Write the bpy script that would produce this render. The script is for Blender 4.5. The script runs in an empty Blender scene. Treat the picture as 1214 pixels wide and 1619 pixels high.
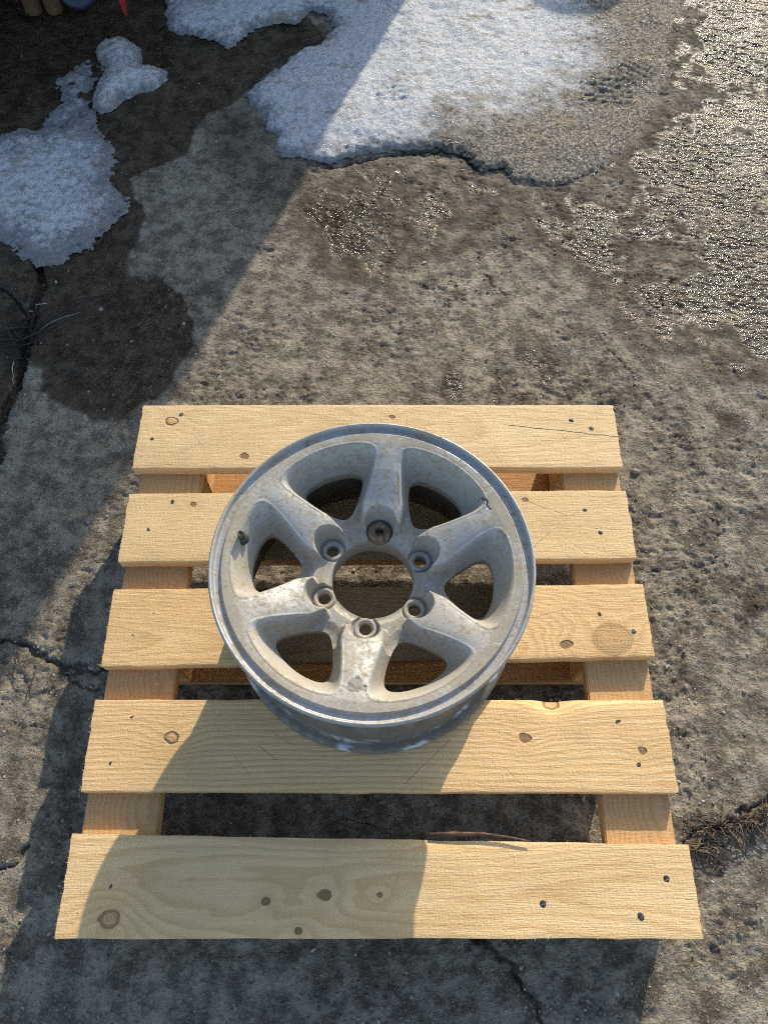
import bpy, bmesh, math, random
import numpy as np
from mathutils import Vector, Matrix

random.seed(7)
rng = np.random.default_rng(11)
scene = bpy.context.scene
R = math.radians

# ------------------------------------------------------------------ camera
cam_data = bpy.data.cameras.new("camera")
cam = bpy.data.objects.new("camera", cam_data)
scene.collection.objects.link(cam)
cam.location = (0.0, 0.0, 1.226)
cam.rotation_euler = (R(90 - 63.3), 0, 0)
cam_data.sensor_fit = 'HORIZONTAL'
cam_data.sensor_width = 36.0
cam_data.lens = 36.06
cam_data.clip_start = 0.02
cam_data.clip_end = 1000.0
scene.camera = cam

# ------------------------------------------------------------------ sky and sun
SUN_AZ, SUN_EL = R(20.5), R(23.2)          # clockwise from +Y, above the horizon
sun_dir = Vector((math.sin(SUN_AZ) * math.cos(SUN_EL), math.cos(SUN_AZ) * math.cos(SUN_EL), math.sin(SUN_EL)))
world = bpy.data.worlds.new("World")
scene.world = world
world.use_nodes = True
wn = world.node_tree
bg = wn.nodes["Background"]
sky = wn.nodes.new("ShaderNodeTexSky")
sky.sky_type = 'NISHITA'
sky.sun_disc = False
sky.sun_elevation = SUN_EL
sky.sun_rotation = SUN_AZ
sky.air_density = 1.0
sky.dust_density = 1.2
sky.ozone_density = 1.0
wn.links.new(sky.outputs[0], bg.inputs[0])
bg.inputs[1].default_value = 0.15
sun_data = bpy.data.lights.new("sun", 'SUN')
sun_data.energy = 3.1
sun_data.angle = R(0.53)
sun_data.color = (1.0, 0.90, 0.72)
sun = bpy.data.objects.new("sun", sun_data)
scene.collection.objects.link(sun)
sun.rotation_euler = (-sun_dir).to_track_quat('-Z', 'Y').to_euler()
sun.location = sun_dir * 30

# ------------------------------------------------------------------ exposure
vs = scene.view_settings
vs.view_transform = 'Standard'
vs.look = 'None'
vs.exposure = 0.86
vs.gamma = 1.0
vs.use_curve_mapping = False
scene.cycles.max_bounces = 5
scene.cycles.diffuse_bounces = 3
scene.cycles.glossy_bounces = 3
scene.cycles.use_denoising = False
scene.cycles.adaptive_threshold = 0.009
scene.cycles.filter_width = 1.05

# ------------------------------------------------------------------ outlines on the ground, in millimetres (x to the right, y away from the viewer)
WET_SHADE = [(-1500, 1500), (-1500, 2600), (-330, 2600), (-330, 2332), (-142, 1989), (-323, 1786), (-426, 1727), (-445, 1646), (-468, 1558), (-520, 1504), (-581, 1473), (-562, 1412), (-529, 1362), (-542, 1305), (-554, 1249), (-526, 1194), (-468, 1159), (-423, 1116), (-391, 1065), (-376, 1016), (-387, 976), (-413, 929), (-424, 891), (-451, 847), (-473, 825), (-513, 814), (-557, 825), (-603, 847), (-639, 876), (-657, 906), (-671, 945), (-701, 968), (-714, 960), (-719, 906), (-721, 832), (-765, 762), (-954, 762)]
DAMP_SHADE = [(-426, 1727), (-323, 1786), (-247, 1558), (-127, 1526), (-179, 1372), (-247, 1333), (-320, 1372), (-377, 1452), (-429, 1536), (-452, 1613)]
WET_SUN = [(-182, 1432), (-98, 1511), (49, 1558), (222, 1494), (322, 1473), (464, 1452), (598, 1579), (687, 1762), (659, 1989), (820, 2458), (1616, 2458), (1103, 906), (753, 922), (671, 906), (594, 960), (513, 1008), (457, 1065), (425, 1124), (400, 1194), (359, 1258), (269, 1333), (189, 1267), (132, 1203), (45, 1230), (-9, 1168), (-76, 1159), (-144, 1203), (-177, 1276), (-196, 1372)]
WET_SPOTS = [(41, 906), (116, 952), (207, 992), (312, 1032), (369, 968), (362, 906), (434, 891), (488, 922), (465, 847), (425, 818), (40, 818)]
DIRT_RIGHT = [(446, 415), (503, 438), (575, 426), (608, 383), (578, 340), (523, 320), (505, 279), (461, 259), (436, 289)]
SNOW_A = [(-1112, 1590), (-908, 1613), (-853, 1635), (-765, 1646), (-728, 1678), (-700, 1710), (-677, 1635), (-635, 1569), (-614, 1511), (-614, 1452), (-576, 1420), (-573, 1372), (-588, 1333), (-609, 1291), (-628, 1263), (-662, 1239), (-690, 1210), (-723, 1207), (-767, 1221), (-793, 1249), (-833, 1276), (-1025, 1276)]
SNOW_B = [(-739, 1936), (-722, 1981), (-674, 1989), (-624, 1949), (-615, 1885), (-548, 1860), (-535, 1823), (-564, 1781), (-638, 1750), (-648, 1715), (-682, 1692), (-708, 1720), (-715, 1762), (-705, 1811), (-701, 1855), (-722, 1898)]
SNOW_FILM = [(-786, 1715), (-808, 1811), (-776, 1873), (-733, 1905), (-701, 1855), (-705, 1811), (-715, 1762), (-699, 1701), (-727, 1669), (-778, 1635), (-825, 1646), (-812, 1692)]
SNOW_C = [(-633, 2524), (-576, 2084), (-556, 2029), (-504, 2002), (-436, 1984), (-397, 1947), (-382, 1957), (-354, 2015), (-307, 2048), (-227, 2056), (-197, 2114), (-152, 2092), (-130, 2029), (-171, 1962), (-206, 1947), (-263, 1873), (-307, 1823), (-337, 1762), (-319, 1727), (-293, 1692), (-282, 1646), (-257, 1624), (-259, 1569), (-237, 1545), (-186, 1536), (-127, 1523), (-69, 1545), (-10, 1558), (49, 1569), (123, 1575), (182, 1558), (209, 1519), (231, 1490), (267, 1507), (300, 1461), (349, 1448), (422, 1461), (499, 1502), (557, 1553), (600, 1610), (628, 1657), (680, 1762), (735, 1860), (741, 1989), (814, 2126), (941, 2524)]
SNOW_CLEAN = [(-762, 2626), (-582, 1432), (-69, 1547), (49, 1613), (144, 1762), (352, 1835), (447, 1989), (455, 2626)]
CRACKS = [
    [(-695, 383), (-631, 375), (-600, 378), (-565, 356), (-520, 340), (-484, 335), (-455, 328), (-383, 314)],
    [(-520, 340), (-511, 314), (-489, 307), (-450, 299)],
    [(-722, 680), (-724, 789), (-722, 847), (-715, 906), (-718, 976), (-721, 1032), (-728, 1099), (-726, 1168), (-750, 1239)],
    [(-734, 1065), (-771, 1116), (-805, 1150), (-849, 1168)],
    [(443, 69), (469, 86), (495, 100), (530, 110), (575, 126), (664, 155)],
    [(109, -39), (143, -56), (168, -77), (184, -100), (203, -129), (221, -164)],
    [(-127, 1511), (-54, 1536), (49, 1562), (138, 1569), (188, 1547), (220, 1502), (267, 1511)],
    [(212, 1185), (223, 1150), (255, 1133)],
    [(425, 1016), (457, 968), (488, 922)],
    [(448, 501), (493, 506), (538, 518), (572, 523)],
    [(-555, 38), (-530, 48), (-515, 67)],
]
NAILS = [
    [(-342, 731), (-384, 682), (315, 718), (347, 703)],
    [(-337, 565), (-367, 516), (318, 550), (337, 510)],
    [(-341, 380), (-368, 342), (321, 377), (367, 351)],
    [(-352, 228), (-369, 163), (326, 218), (346, 162)],
    [(-349, 14), (-382, -15), (360, 22), (321, -20), (200, -6)],
]
KNOTS = [
    [(-358, 717), (-229, 649), (14, 725)],
    [(-303, 560), (225, 568)],
    [(333, 337), (265, 330)],
    [(-293, 197), (353, 181), (235, 245), (194, 197)],
    [(-343, -23), (-149, -3), (-76, 4), (-106, -36), (-6, 4)],
]


# ------------------------------------------------------------------ helpers
def tag(o, label=None, cat=None, group=None, kind=None):
    if label: o["label"] = label
    if cat: o["category"] = cat
    if group: o["group"] = group
    if kind: o["kind"] = kind
    return o

def link(o, parent=None):
    scene.collection.objects.link(o)
    if parent is not None:
        o.parent = parent
    return o

def empty(name, loc=(0, 0, 0)):
    o = bpy.data.objects.new(name, None)
    o.location = loc
    o.empty_display_size = 0.05
    return link(o)

def mesh_obj(name, verts, faces, mat, parent=None, smooth=True, loc=(0, 0, 0), normals=None, attrs=None):
    """One mesh object from arrays; faces is an (n,3) / (n,4) array or a list of tuples."""
    me = bpy.data.meshes.new(name)
    verts = np.asarray(verts, dtype=np.float32)
    if isinstance(faces, np.ndarray):
        n, k = faces.shape
        me.vertices.add(len(verts))
        me.vertices.foreach_set("co", verts.ravel())
        me.loops.add(n * k)
        me.loops.foreach_set("vertex_index", faces.astype(np.int32).ravel())
        me.polygons.add(n)
        me.polygons.foreach_set("loop_start", np.arange(0, n * k, k, dtype=np.int32))
        me.polygons.foreach_set("loop_total", np.full(n, k, dtype=np.int32))
        me.update(calc_edges=True)
    else:
        me.from_pydata([tuple(v) for v in verts.tolist()], [], faces)
        me.update()
    me.polygons.foreach_set("use_smooth", np.full(len(me.polygons), smooth))
    if attrs:
        for k, v in attrs.items():
            a = me.attributes.new(k, 'FLOAT', 'POINT')
            a.data.foreach_set("value", np.asarray(v, dtype=np.float32))
    if normals is not None:
        me.normals_split_custom_set_from_vertices([tuple(x) for x in normals.tolist()])
    me.materials.append(mat)
    o = bpy.data.objects.new(name, me)
    o.location = loc
    return link(o, parent)

def hash2(ix, iy, seed):
    h = (ix.astype(np.int64) * 374761393 + iy.astype(np.int64) * 668265263 + seed * 1442695041) & 0xFFFFFFFF
    h = ((h ^ (h >> 13)) * 1274126177) & 0xFFFFFFFF
    h = (h ^ (h >> 16)) & 0xFFFFFFFF
    return h / 4294967295.0

def vnoise(x, y, seed=0):
    ix, iy = np.floor(x), np.floor(y)
    fx, fy = x - ix, y - iy
    fx = fx * fx * fx * (fx * (fx * 6 - 15) + 10)
    fy = fy * fy * fy * (fy * (fy * 6 - 15) + 10)
    a, b = hash2(ix, iy, seed), hash2(ix + 1, iy, seed)
    c, d = hash2(ix, iy + 1, seed), hash2(ix + 1, iy + 1, seed)
    return (a + (b - a) * fx) * (1 - fy) + (c + (d - c) * fx) * fy - 0.5

def fbm(x, y, scale, octaves, seed=0, gain=0.5):
    s, a, t = 0, 1.0, 0
    c, sn = math.cos(0.6), math.sin(0.6)
    x, y = x * scale, y * scale
    for i in range(octaves):
        s = s + a * vnoise(x, y, seed + i * 17)
        t += a
        a *= gain
        x, y = (c * x - sn * y) * 2.03 + 5.1, (sn * x + c * y) * 2.03 + 1.7
    return s / t * 2.0          # about -1..1

def sstep(a, b, x):
    t = np.clip((x - a) / (b - a), 0, 1)
    return t * t * (3 - 2 * t)

def seg_dist(px, py, pts, closed):
    d = np.full(px.shape, 1e9)
    n = len(pts)
    for i in range(n if closed else n - 1):
        ax, ay = pts[i]
        bx, by = pts[(i + 1) % n]
        ex, ey = bx - ax, by - ay
        t = np.clip(((px - ax) * ex + (py - ay) * ey) / (ex * ex + ey * ey + 1e-12), 0, 1)
        d = np.minimum(d, (px - ax - t * ex) ** 2 + (py - ay - t * ey) ** 2)
    return np.sqrt(d)

def poly_sdf(px, py, poly_mm):
    """Signed distance in metres, positive inside."""
    pts = [(a / 1000.0, b / 1000.0) for a, b in poly_mm]
    d = seg_dist(px, py, pts, True)
    inside = np.zeros(px.shape, bool)
    n = len(pts)
    for i in range(n):
        ax, ay = pts[i]
        bx, by = pts[(i + 1) % n]
        if ay == by:
            continue
        c = ((ay > py) != (by > py)) & (px < (bx - ax) * (py - ay) / (by - ay) + ax)
        inside ^= c
    return np.where(inside, d, -d)

def clip_tris(V, T, g, extra=()):
    """Keep the part of the triangles where g > 0 (V: n x k arrays interpolated linearly)."""
    V = [np.asarray(V)] + [np.asarray(e)[:, None] for e in extra] + [np.asarray(g)[:, None]]
    A = np.concatenate(V, axis=1)
    gv = A[:, -1]
    pos = gv[T] > 0
    cnt = pos.sum(1)
    out = [T[cnt == 3]]
    newv, cache, newt = [], {}, []
    base = len(A)
    def cut(i, j):
        k = (i, j) if i < j else (j, i)
        if k not in cache:
            t = gv[k[0]] / (gv[k[0]] - gv[k[1]])
            newv.append(A[k[0]] * (1 - t) + A[k[1]] * t)
            cache[k] = base + len(newv) - 1
        return cache[k]
    for tri, p, c in zip(T[(cnt == 1) | (cnt == 2)], pos[(cnt == 1) | (cnt == 2)], cnt[(cnt == 1) | (cnt == 2)]):
        if c == 1:
            k = int(np.argmax(p))
            a, b, d = tri[k], tri[(k + 1) % 3], tri[(k + 2) % 3]
            newt.append((a, cut(a, b), cut(a, d)))
        else:
            k = int(np.argmin(p))
            a, b, d = tri[k], tri[(k + 1) % 3], tri[(k + 2) % 3]
            ab, ad = cut(a, b), cut(a, d)
            newt.append((ab, b, d))
            newt.append((ab, d, ad))
    if newv:
        A = np.concatenate([A, np.array(newv)])
        out.append(np.array(newt))
    T2 = np.concatenate(out)
    used, inv = np.unique(T2, return_inverse=True)
    return A[used], inv.reshape(-1, 3)

def boundary_edges(T):
    e = np.concatenate([T[:, [0, 1]], T[:, [1, 2]], T[:, [2, 0]]])
    s = np.sort(e, axis=1)
    key = s[:, 0].astype(np.int64) * 10_000_000 + s[:, 1]
    _, idx, cnt = np.unique(key, return_index=True, return_counts=True)
    return e[idx[cnt == 1]]

def grid_tris(nx, ny):
    i = np.arange(nx * ny).reshape(ny, nx)
    a, b, c, d = i[:-1, :-1].ravel(), i[:-1, 1:].ravel(), i[1:, 1:].ravel(), i[1:, :-1].ravel()
    return np.concatenate([np.stack([a, b, c], 1), np.stack([a, c, d], 1)])

def vert_normals(V, T):
    n = np.cross(V[T[:, 1]] - V[T[:, 0]], V[T[:, 2]] - V[T[:, 0]])
    N = np.zeros_like(V)
    for k in range(3):
        np.add.at(N, T[:, k], n)
    return N / (np.linalg.norm(N, axis=1, keepdims=True) + 1e-12)

def lathe(profile, seg=160):
    """Closed (r,z) profile turned round Z -> verts, quads."""
    p = np.array(profile, float)
    n = len(p)
    a = np.linspace(0, 2 * np.pi, seg, endpoint=False)
    V = np.zeros((seg, n, 3))
    V[:, :, 0] = np.cos(a)[:, None] * p[:, 0]
    V[:, :, 1] = np.sin(a)[:, None] * p[:, 0]
    V[:, :, 2] = p[:, 1]
    q = []
    for i in range(seg):
        j = (i + 1) % seg
        for k in range(n):
            l = (k + 1) % n
            q.append((i * n + k, j * n + k, j * n + l, i * n + l))
    return V.reshape(-1, 3), np.array(q)

def smooth_profile(p, n=4):
    """Catmull-Rom through an open (r,z) profile."""
    p = np.array(p, float)
    q = np.vstack([2 * p[0] - p[1], p, 2 * p[-1] - p[-2]])
    out = []
    for i in range(1, len(q) - 2):
        for t in np.linspace(0, 1, n, endpoint=False):
            a, b, c, d = q[i - 1], q[i], q[i + 1], q[i + 2]
            out.append(0.5 * (2 * b + (c - a) * t + (2 * a - 5 * b + 4 * c - d) * t * t + (3 * b - a - 3 * c + d) * t ** 3))
    out.append(p[-1])
    return np.array(out)

def tube(points, r0, r1, sides=6):
    pts = [Vector(p) for p in points]
    V, F = [], []
    n = len(pts)
    for i, p in enumerate(pts):
        t = (pts[min(i + 1, n - 1)] - pts[max(i - 1, 0)]).normalized()
        u = t.cross(Vector((0.13, 0.21, 1))).normalized()
        w = t.cross(u)
        r = r0 + (r1 - r0) * i / (n - 1)
        for k in range(sides):
            a = 2 * math.pi * k / sides
            V.append(p + (u * math.cos(a) + w * math.sin(a)) * r)
    for i in range(n - 1):
        for k in range(sides):
            F.append((i * sides + k, i * sides + (k + 1) % sides, (i + 1) * sides + (k + 1) % sides, (i + 1) * sides + k))
    F.append(tuple(range(sides - 1, -1, -1)))
    F.append(tuple((n - 1) * sides + k for k in range(sides)))
    return [tuple(v) for v in V], F

def box_mesh(x0, x1, y0, y1, z0, z1):
    V = [(x, y, z) for z in (z0, z1) for y in (y0, y1) for x in (x0, x1)]
    F = [(0, 2, 3, 1), (4, 5, 7, 6), (0, 1, 5, 4), (2, 6, 7, 3), (0, 4, 6, 2), (1, 3, 7, 5)]
    return V, F

# ------------------------------------------------------------------ node helper
class NT:
    def __init__(self, name):
        self.mat = bpy.data.materials.new(name)
        self.mat.use_nodes = True
        self.t = self.mat.node_tree
        self.bsdf = self.t.nodes["Principled BSDF"]
    def node(self, kind, **kw):
        n = self.t.nodes.new(kind)
        for k, v in kw.items():
            setattr(n, k, v)
        return n
    def put(self, sock, v):
        if v is None:
            return
        if isinstance(v, bpy.types.NodeSocket):
            self.t.links.new(v, sock)
        elif isinstance(v, (tuple, list)) and sock.type == 'RGBA' and len(v) == 3:
            sock.default_value = (*v, 1)
        else:
            sock.default_value = v
    def coord(self, scale=(1, 1, 1), offset=(0, 0, 0), rot=(0, 0, 0)):
        tc = self.node("ShaderNodeTexCoord")
        m = self.node("ShaderNodeMapping")
        self.t.links.new(tc.outputs["Object"], m.inputs[0])
        m.inputs["Location"].default_value = offset
        m.inputs["Rotation"].default_value = rot
        m.inputs["Scale"].default_value = scale
        return m.outputs[0]
    def noise(self, vec, scale, detail=4, rough=0.55, dist=0.0):
        n = self.node("ShaderNodeTexNoise")
        self.put(n.inputs["Vector"], vec)
        self.put(n.inputs["Scale"], scale)
        self.put(n.inputs["Detail"], detail)
        self.put(n.inputs["Roughness"], rough)
        self.put(n.inputs["Distortion"], dist)
        return n.outputs["Fac"]
    def voro(self, vec, scale, feature='F1', rnd=1.0, out="Distance"):
        n = self.node("ShaderNodeTexVoronoi", feature=feature)
        self.put(n.inputs["Vector"], vec)
        self.put(n.inputs["Scale"], scale)
        self.put(n.inputs["Randomness"], rnd)
        return n.outputs[out]
    def m(self, op, a, b=None, c=None, clamp=False):
        n = self.node("ShaderNodeMath", operation=op, use_clamp=clamp)
        for s, v in zip(n.inputs, (a, b, c)):
            self.put(s, v)
        return n.outputs[0]
    def ramp(self, fac, lo, hi, a=0.0, b=1.0):
        n = self.node("ShaderNodeMapRange", interpolation_type='SMOOTHSTEP')
        self.put(n.inputs[0], fac)
        n.inputs[1].default_value, n.inputs[2].default_value = lo, hi
        n.inputs[3].default_value, n.inputs[4].default_value = a, b
        return n.outputs[0]
    def mix(self, fac, a, b, mode='MIX'):
        n = self.node("ShaderNodeMix", data_type='RGBA', blend_type=mode)
        self.put(n.inputs[0], fac)
        self.put(n.inputs[6], a)
        self.put(n.inputs[7], b)
        return n.outputs[2]
    def attr(self, name):
        n = self.node("ShaderNodeAttribute", attribute_name=name)
        return n.outputs["Fac"]
    def sep(self, vec):
        n = self.node("ShaderNodeSeparateXYZ")
        self.put(n.inputs[0], vec)
        return n.outputs
    def bump(self, h, strength=1.0, dist=0.001, normal=None):
        n = self.node("ShaderNodeBump")
        self.put(n.inputs["Height"], h)
        self.put(n.inputs["Strength"], strength)
        self.put(n.inputs["Distance"], dist)
        if normal is not None:
            self.put(n.inputs["Normal"], normal)
        return n.outputs[0]
    def done(self, color=None, rough=None, metal=None, normal=None, **kw):
        b = self.bsdf.inputs
        self.put(b["Base Color"], color)
        self.put(b["Roughness"], rough)
        self.put(b["Metallic"], metal)
        self.put(b["Normal"], normal)
        for k, v in kw.items():
            self.put(b[k], v)
        return self.mat

def plain_mat(name, col, rough=0.7, metal=0.0, var=0.25, scale=40, bump=0.0006):
    n = NT(name)
    v = n.coord()
    f = n.noise(v, scale, 5)
    c = n.mix(n.ramp(f, 0.3, 0.7), tuple(x * (1 - var) for x in col), tuple(min(1, x * (1 + var)) for x in col))
    return n.done(c, rough, metal, n.bump(f, 0.6, bump))

# ------------------------------------------------------------------ materials
def ground_material():
    n = NT("concrete")
    v = n.coord()
    wet = n.attr("wet")
    dirt = n.attr("dirt")
    big = n.noise(v, 3.4, 4, 0.65)
    mid = n.noise(v, 24, 7, 0.76)
    fine = n.noise(n.coord((130, 210, 160), rot=(0, 0, 0.25)), 1.0, 4, 0.72)
    grit = n.noise(v, 300, 3, 0.7)
    c = n.mix(n.ramp(mid, 0.40, 0.60), (0.145, 0.120, 0.088), (0.36, 0.312, 0.234))
    c = n.mix(n.ramp(big, 0.42, 0.64, 0, 0.6), c, n.mix(n.ramp(mid, 0.42, 0.60), (0.075, 0.060, 0.042), (0.25, 0.212, 0.155)))
    c = n.mix(n.ramp(fine, 0.575, 0.625, 0, 0.72), c, (0.06, 0.051, 0.039))
    c = n.mix(n.ramp(grit, 0.58, 0.65, 0, 0.65), c, (0.47, 0.43, 0.36))
    c = n.mix(n.m('MULTIPLY', dirt, n.ramp(mid, 0.3, 0.6, 1.0, 0.55)), c, (0.045, 0.036, 0.026))
    # water: darkens and glosses, grit and high spots stay dry
    brk = n.m('ADD', n.m('MULTIPLY', n.m('SUBTRACT', mid, 0.5), 1.5), n.m('MULTIPLY', n.m('SUBTRACT', fine, 0.5), -0.9))
    ws = n.m('ADD', wet, n.m('MULTIPLY', brk, n.m('MULTIPLY', 0.6, n.attr("loose"))))
    w = n.ramp(ws, 0.34, 0.84)
    damp = n.ramp(ws, 0.08, 0.62)
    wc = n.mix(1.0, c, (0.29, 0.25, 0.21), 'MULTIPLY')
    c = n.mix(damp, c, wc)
    rough = n.ramp(w, 0, 1, 0.92, 0.08)
    hb = n.m('ADD', n.m('MULTIPLY', fine, 0.8), n.m('MULTIPLY', grit, 0.55))
    wave = n.m('ADD', n.m('MULTIPLY', n.noise(n.coord((62, 100, 80), rot=(0, 0, 0.5)), 1.0, 3, 0.55), n.ramp(big, 0.40, 0.60, 0.45, 1.0)), n.m('MULTIPLY', fine, 0.15))
    dry = n.bump(hb, 1.0, 0.0065)
    wetn = n.bump(wave, 1.0, 0.0110)
    nm = n.node("ShaderNodeMix", data_type='VECTOR')
    n.put(nm.inputs[0], w)
    n.put(nm.inputs[4], dry)
    n.put(nm.inputs[5], wetn)
    return n.done(c, rough, 0.0, nm.outputs[1], **{"Specular IOR Level": 0.24})

def snow_material():
    n = NT("snow")
    v = n.coord()
    thin = n.attr("thin")          # 0 = thick, 1 = meltwater-soaked rim
    dirty = n.attr("dirty")
    g = n.noise(v, 320, 3, 0.7)
    g2 = n.noise(v, 60, 5, 0.7)
    c = n.mix(n.ramp(g, 0.35, 0.65), (0.56, 0.57, 0.585), (0.82, 0.825, 0.83))
    c = n.mix(n.ramp(g2, 0.44, 0.66, 0, 0.65), c, (0.40, 0.405, 0.41))
    soak = n.ramp(n.m('ADD', thin, n.m('MULTIPLY', n.m('SUBTRACT', g2, 0.5), 1.6)), 0.30, 0.95)
    c = n.mix(n.m('MULTIPLY', soak, 0.80), c, (0.20, 0.20, 0.20))
    dm = n.ramp(n.m('ADD', dirty, n.m('MULTIPLY', n.m('SUBTRACT', n.noise(v, 22, 6, 0.75), 0.5), 1.5)), 0.25, 0.95)
    sl = n.noise(v, 120, 4, 0.8)
    dc = n.mix(n.ramp(sl, 0.40, 0.56), (0.055, 0.045, 0.032), (0.26, 0.225, 0.175))
    dc = n.mix(n.ramp(sl, 0.55, 0.66), dc, (0.58, 0.55, 0.49))
    c = n.mix(n.m('MULTIPLY', dm, 0.95), c, dc)
    sp = n.noise(n.coord((9, 26, 20), rot=(0, 0, -0.4)), 1.0, 4, 0.65)
    c = n.mix(n.ramp(n.m('ADD', sp, n.m('MULTIPLY', n.m('SUBTRACT', g2, 0.5), 0.35)), 0.53, 0.72, 0, 0.75), c, (0.36, 0.295, 0.20))
    h = n.m('ADD', n.m('MULTIPLY', g, 0.6), sl)
    gl = n.ramp(n.noise(v, 210, 2, 0.6), 0.56, 0.66)
    rough = n.m('SUBTRACT', 0.85, n.m('MULTIPLY', gl, 0.72))
    spec = n.m('ADD', 0.12, n.m('MULTIPLY', gl, 0.3))
    return n.done(c, rough, 0.0, n.bump(h, 1.0, 0.0075), **{"Specular IOR Level": spec})

def wood_material(name, pith=(0.03, -0.05), tilt=(0.02, 0.03), knots=(), freq=190, tone=(1, 1, 1), seed=0.0, rings=0.6, axis='X', stain=0.25, marks=()):
    n = NT(name)
    rot = (0, 0, 0) if axis == 'X' else (0, 0, R(90))
    v = n.coord(offset=(seed, 0, 0), rot=rot)
    raw = n.coord(rot=rot)
    x, y, z = n.sep(raw)
    warp = n.m('MULTIPLY', n.m('SUBTRACT', n.noise(n.coord((1.6, 9, 9), (seed, seed, 0), rot), 1.5, 3), 0.5), 0.030)
    yy = n.m('SUBTRACT', n.m('ADD', y, n.m('MULTIPLY', x, tilt[0])), pith[0])
    zz = n.m('SUBTRACT', n.m('ADD', z, n.m('MULTIPLY', x, tilt[1])), pith[1])
    d = n.m('SQRT', n.m('ADD', n.m('MULTIPLY', yy, yy), n.m('MULTIPLY', zz, zz)))
    d = n.m('ADD', d, warp)
    kmask, kring, halo = None, None, None
    kn_ = n.m('SUBTRACT', n.noise(v, 90, 1), 0.5)
    kdark = 0.0
    for kx, ky, kr in knots:
        dx = n.m('MULTIPLY', n.m('SUBTRACT', x, kx), 0.8)
        dy = n.m('SUBTRACT', y, ky)
        q = n.m('SQRT', n.m('ADD', n.m('MULTIPLY', dx, dx), n.m('MULTIPLY', dy, dy)))
        e = n.m('DIVIDE', q, kr * 2.6 + 0.006)
        gs = n.m('EXPONENT', n.m('MULTIPLY', n.m('MULTIPLY', e, e), -1.0))
        d = n.m('ADD', d, n.m('MULTIPLY', gs, kr * 1.35 + 0.001))
        qn = n.m('ADD', q, n.m('MULTIPLY', kn_, min(kr, 0.006)))
        mk = n.ramp(qn, kr * 0.85, kr * 1.12, 1.0, 0.0)
        rimk = n.m('MULTIPLY', mk, n.ramp(qn, kr * 0.45, kr * 1.0, 0.0 if kr > 0.007 else 1.0, 0.25 if kr > 0.02 else 1.0))
        kdark = rimk if kdark == 0.0 else n.m('MAXIMUM', kdark, rimk)
        kmask = mk if kmask is None else n.m('MAXIMUM', kmask, mk)
        halo = gs if halo is None else n.m('MAXIMUM', halo, gs)
        kring = q if kring is None else n.m('MINIMUM', kring, q)
    fr = n.m('FRACT', n.m('MULTIPLY', d, freq))
    late = n.m('MULTIPLY', n.ramp(fr, 0.25, 0.9), n.ramp(fr, 0.90, 1.0, 1.0, 0.0))
    fib = n.noise(n.coord((9, 260, 260), (seed, 0, 0), rot), 1.0, 4, 0.6)
    fib2 = n.noise(n.coord((60, 900, 900), (seed, 0, 0), rot), 1.0, 2, 0.5)
    blot = n.noise(n.coord((4, 11, 8), (seed, seed * 3, 0), rot), 1.0, 5, 0.65)
    ea = tuple(a * b for a, b in zip((0.73, 0.52, 0.272), tone))
    la = tuple(a * b for a, b in zip((0.57, 0.355, 0.145), tone))
    c = n.mix(n.m('MULTIPLY', late, rings), ea, la)
    c = n.mix(n.ramp(fib, 0.38, 0.72, 0, 0.28), c, la)
    c = n.mix(n.ramp(blot, 0.42, 0.72, 0, stain + 0.15), c, tuple(a * 0.80 for a in la))
    dark = n.noise(n.coord((26, 120, 60), (seed * 2, 3, 0), rot), 1.0, 3, 0.6)
    smut = n.noise(v, 16, 6, 0.75)
    c = n.mix(n.ramp(smut, 0.56, 0.74, 0, 0.30), c, (0.30, 0.245, 0.17))
    c = n.mix(n.ramp(dark, 0.70, 0.78, 0, 0.6), c, (0.20, 0.12, 0.055))
    if kmask is not None:
        c = n.mix(n.m('MULTIPLY', halo, 0.30), c, la)
        kr_ = n.m('FRACT', n.m('MULTIPLY', kring, 260))
        kc = n.mix(n.ramp(kr_, 0.2, 0.9), (0.52, 0.32, 0.14), (0.40, 0.225, 0.09))
        c = n.mix(n.m('MULTIPLY', kmask, 0.85), c, kc)
        c = n.mix(n.m('MULTIPLY', kdark, 0.7), c, (0.13, 0.065, 0.028))
    mark = None
    jig = n.m('MULTIPLY', n.m('SUBTRACT', n.noise(v, 60, 3), 0.5), 0.006)
    for ax, ay, bx, by, wd, st in marks:
        L = math.hypot(bx - ax, by - ay)
        cx_, sx_ = (bx - ax) / L, (by - ay) / L
        px = n.m('SUBTRACT', x, ax)
        py = n.m('SUBTRACT', n.m('ADD', y, jig), ay)
        al = n.m('ADD', n.m('MULTIPLY', px, cx_), n.m('MULTIPLY', py, sx_))
        ac = n.m('ABSOLUTE', n.m('SUBTRACT', n.m('MULTIPLY', py, cx_), n.m('MULTIPLY', px, sx_)))
        k_ = n.m('MULTIPLY', n.ramp(ac, wd * 0.3, wd * 0.9, st if st > 0.9 else st * 0.38, 0.0), n.m('MULTIPLY', n.ramp(al, 0.0, L * 0.12), n.ramp(al, L * 0.93, L, 1.0, 0.0)))
        mark = k_ if mark is None else n.m('MAXIMUM', mark, k_)
    if mark is not None:
        c = n.mix(mark, c, (0.10, 0.055, 0.025))
    saw = n.noise(n.coord((420, 70, 70), (seed, 0, 0), (rot[0], rot[1], rot[2] + R(24))), 1.0, 2, 0.5)
    pits = n.noise(v, 420, 2, 0.6)
    h = n.m('ADD', n.m('MULTIPLY', fib, 0.35), n.m('MULTIPLY', saw, 0.45))
    h = n.m('ADD', h, n.m('MULTIPLY', fib2, 0.5))
    h = n.m('ADD', h, n.m('MULTIPLY', pits, 0.5))
    if mark is not None:
        h = n.m('SUBTRACT', h, n.m('MULTIPLY', mark, 1.5))
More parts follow.
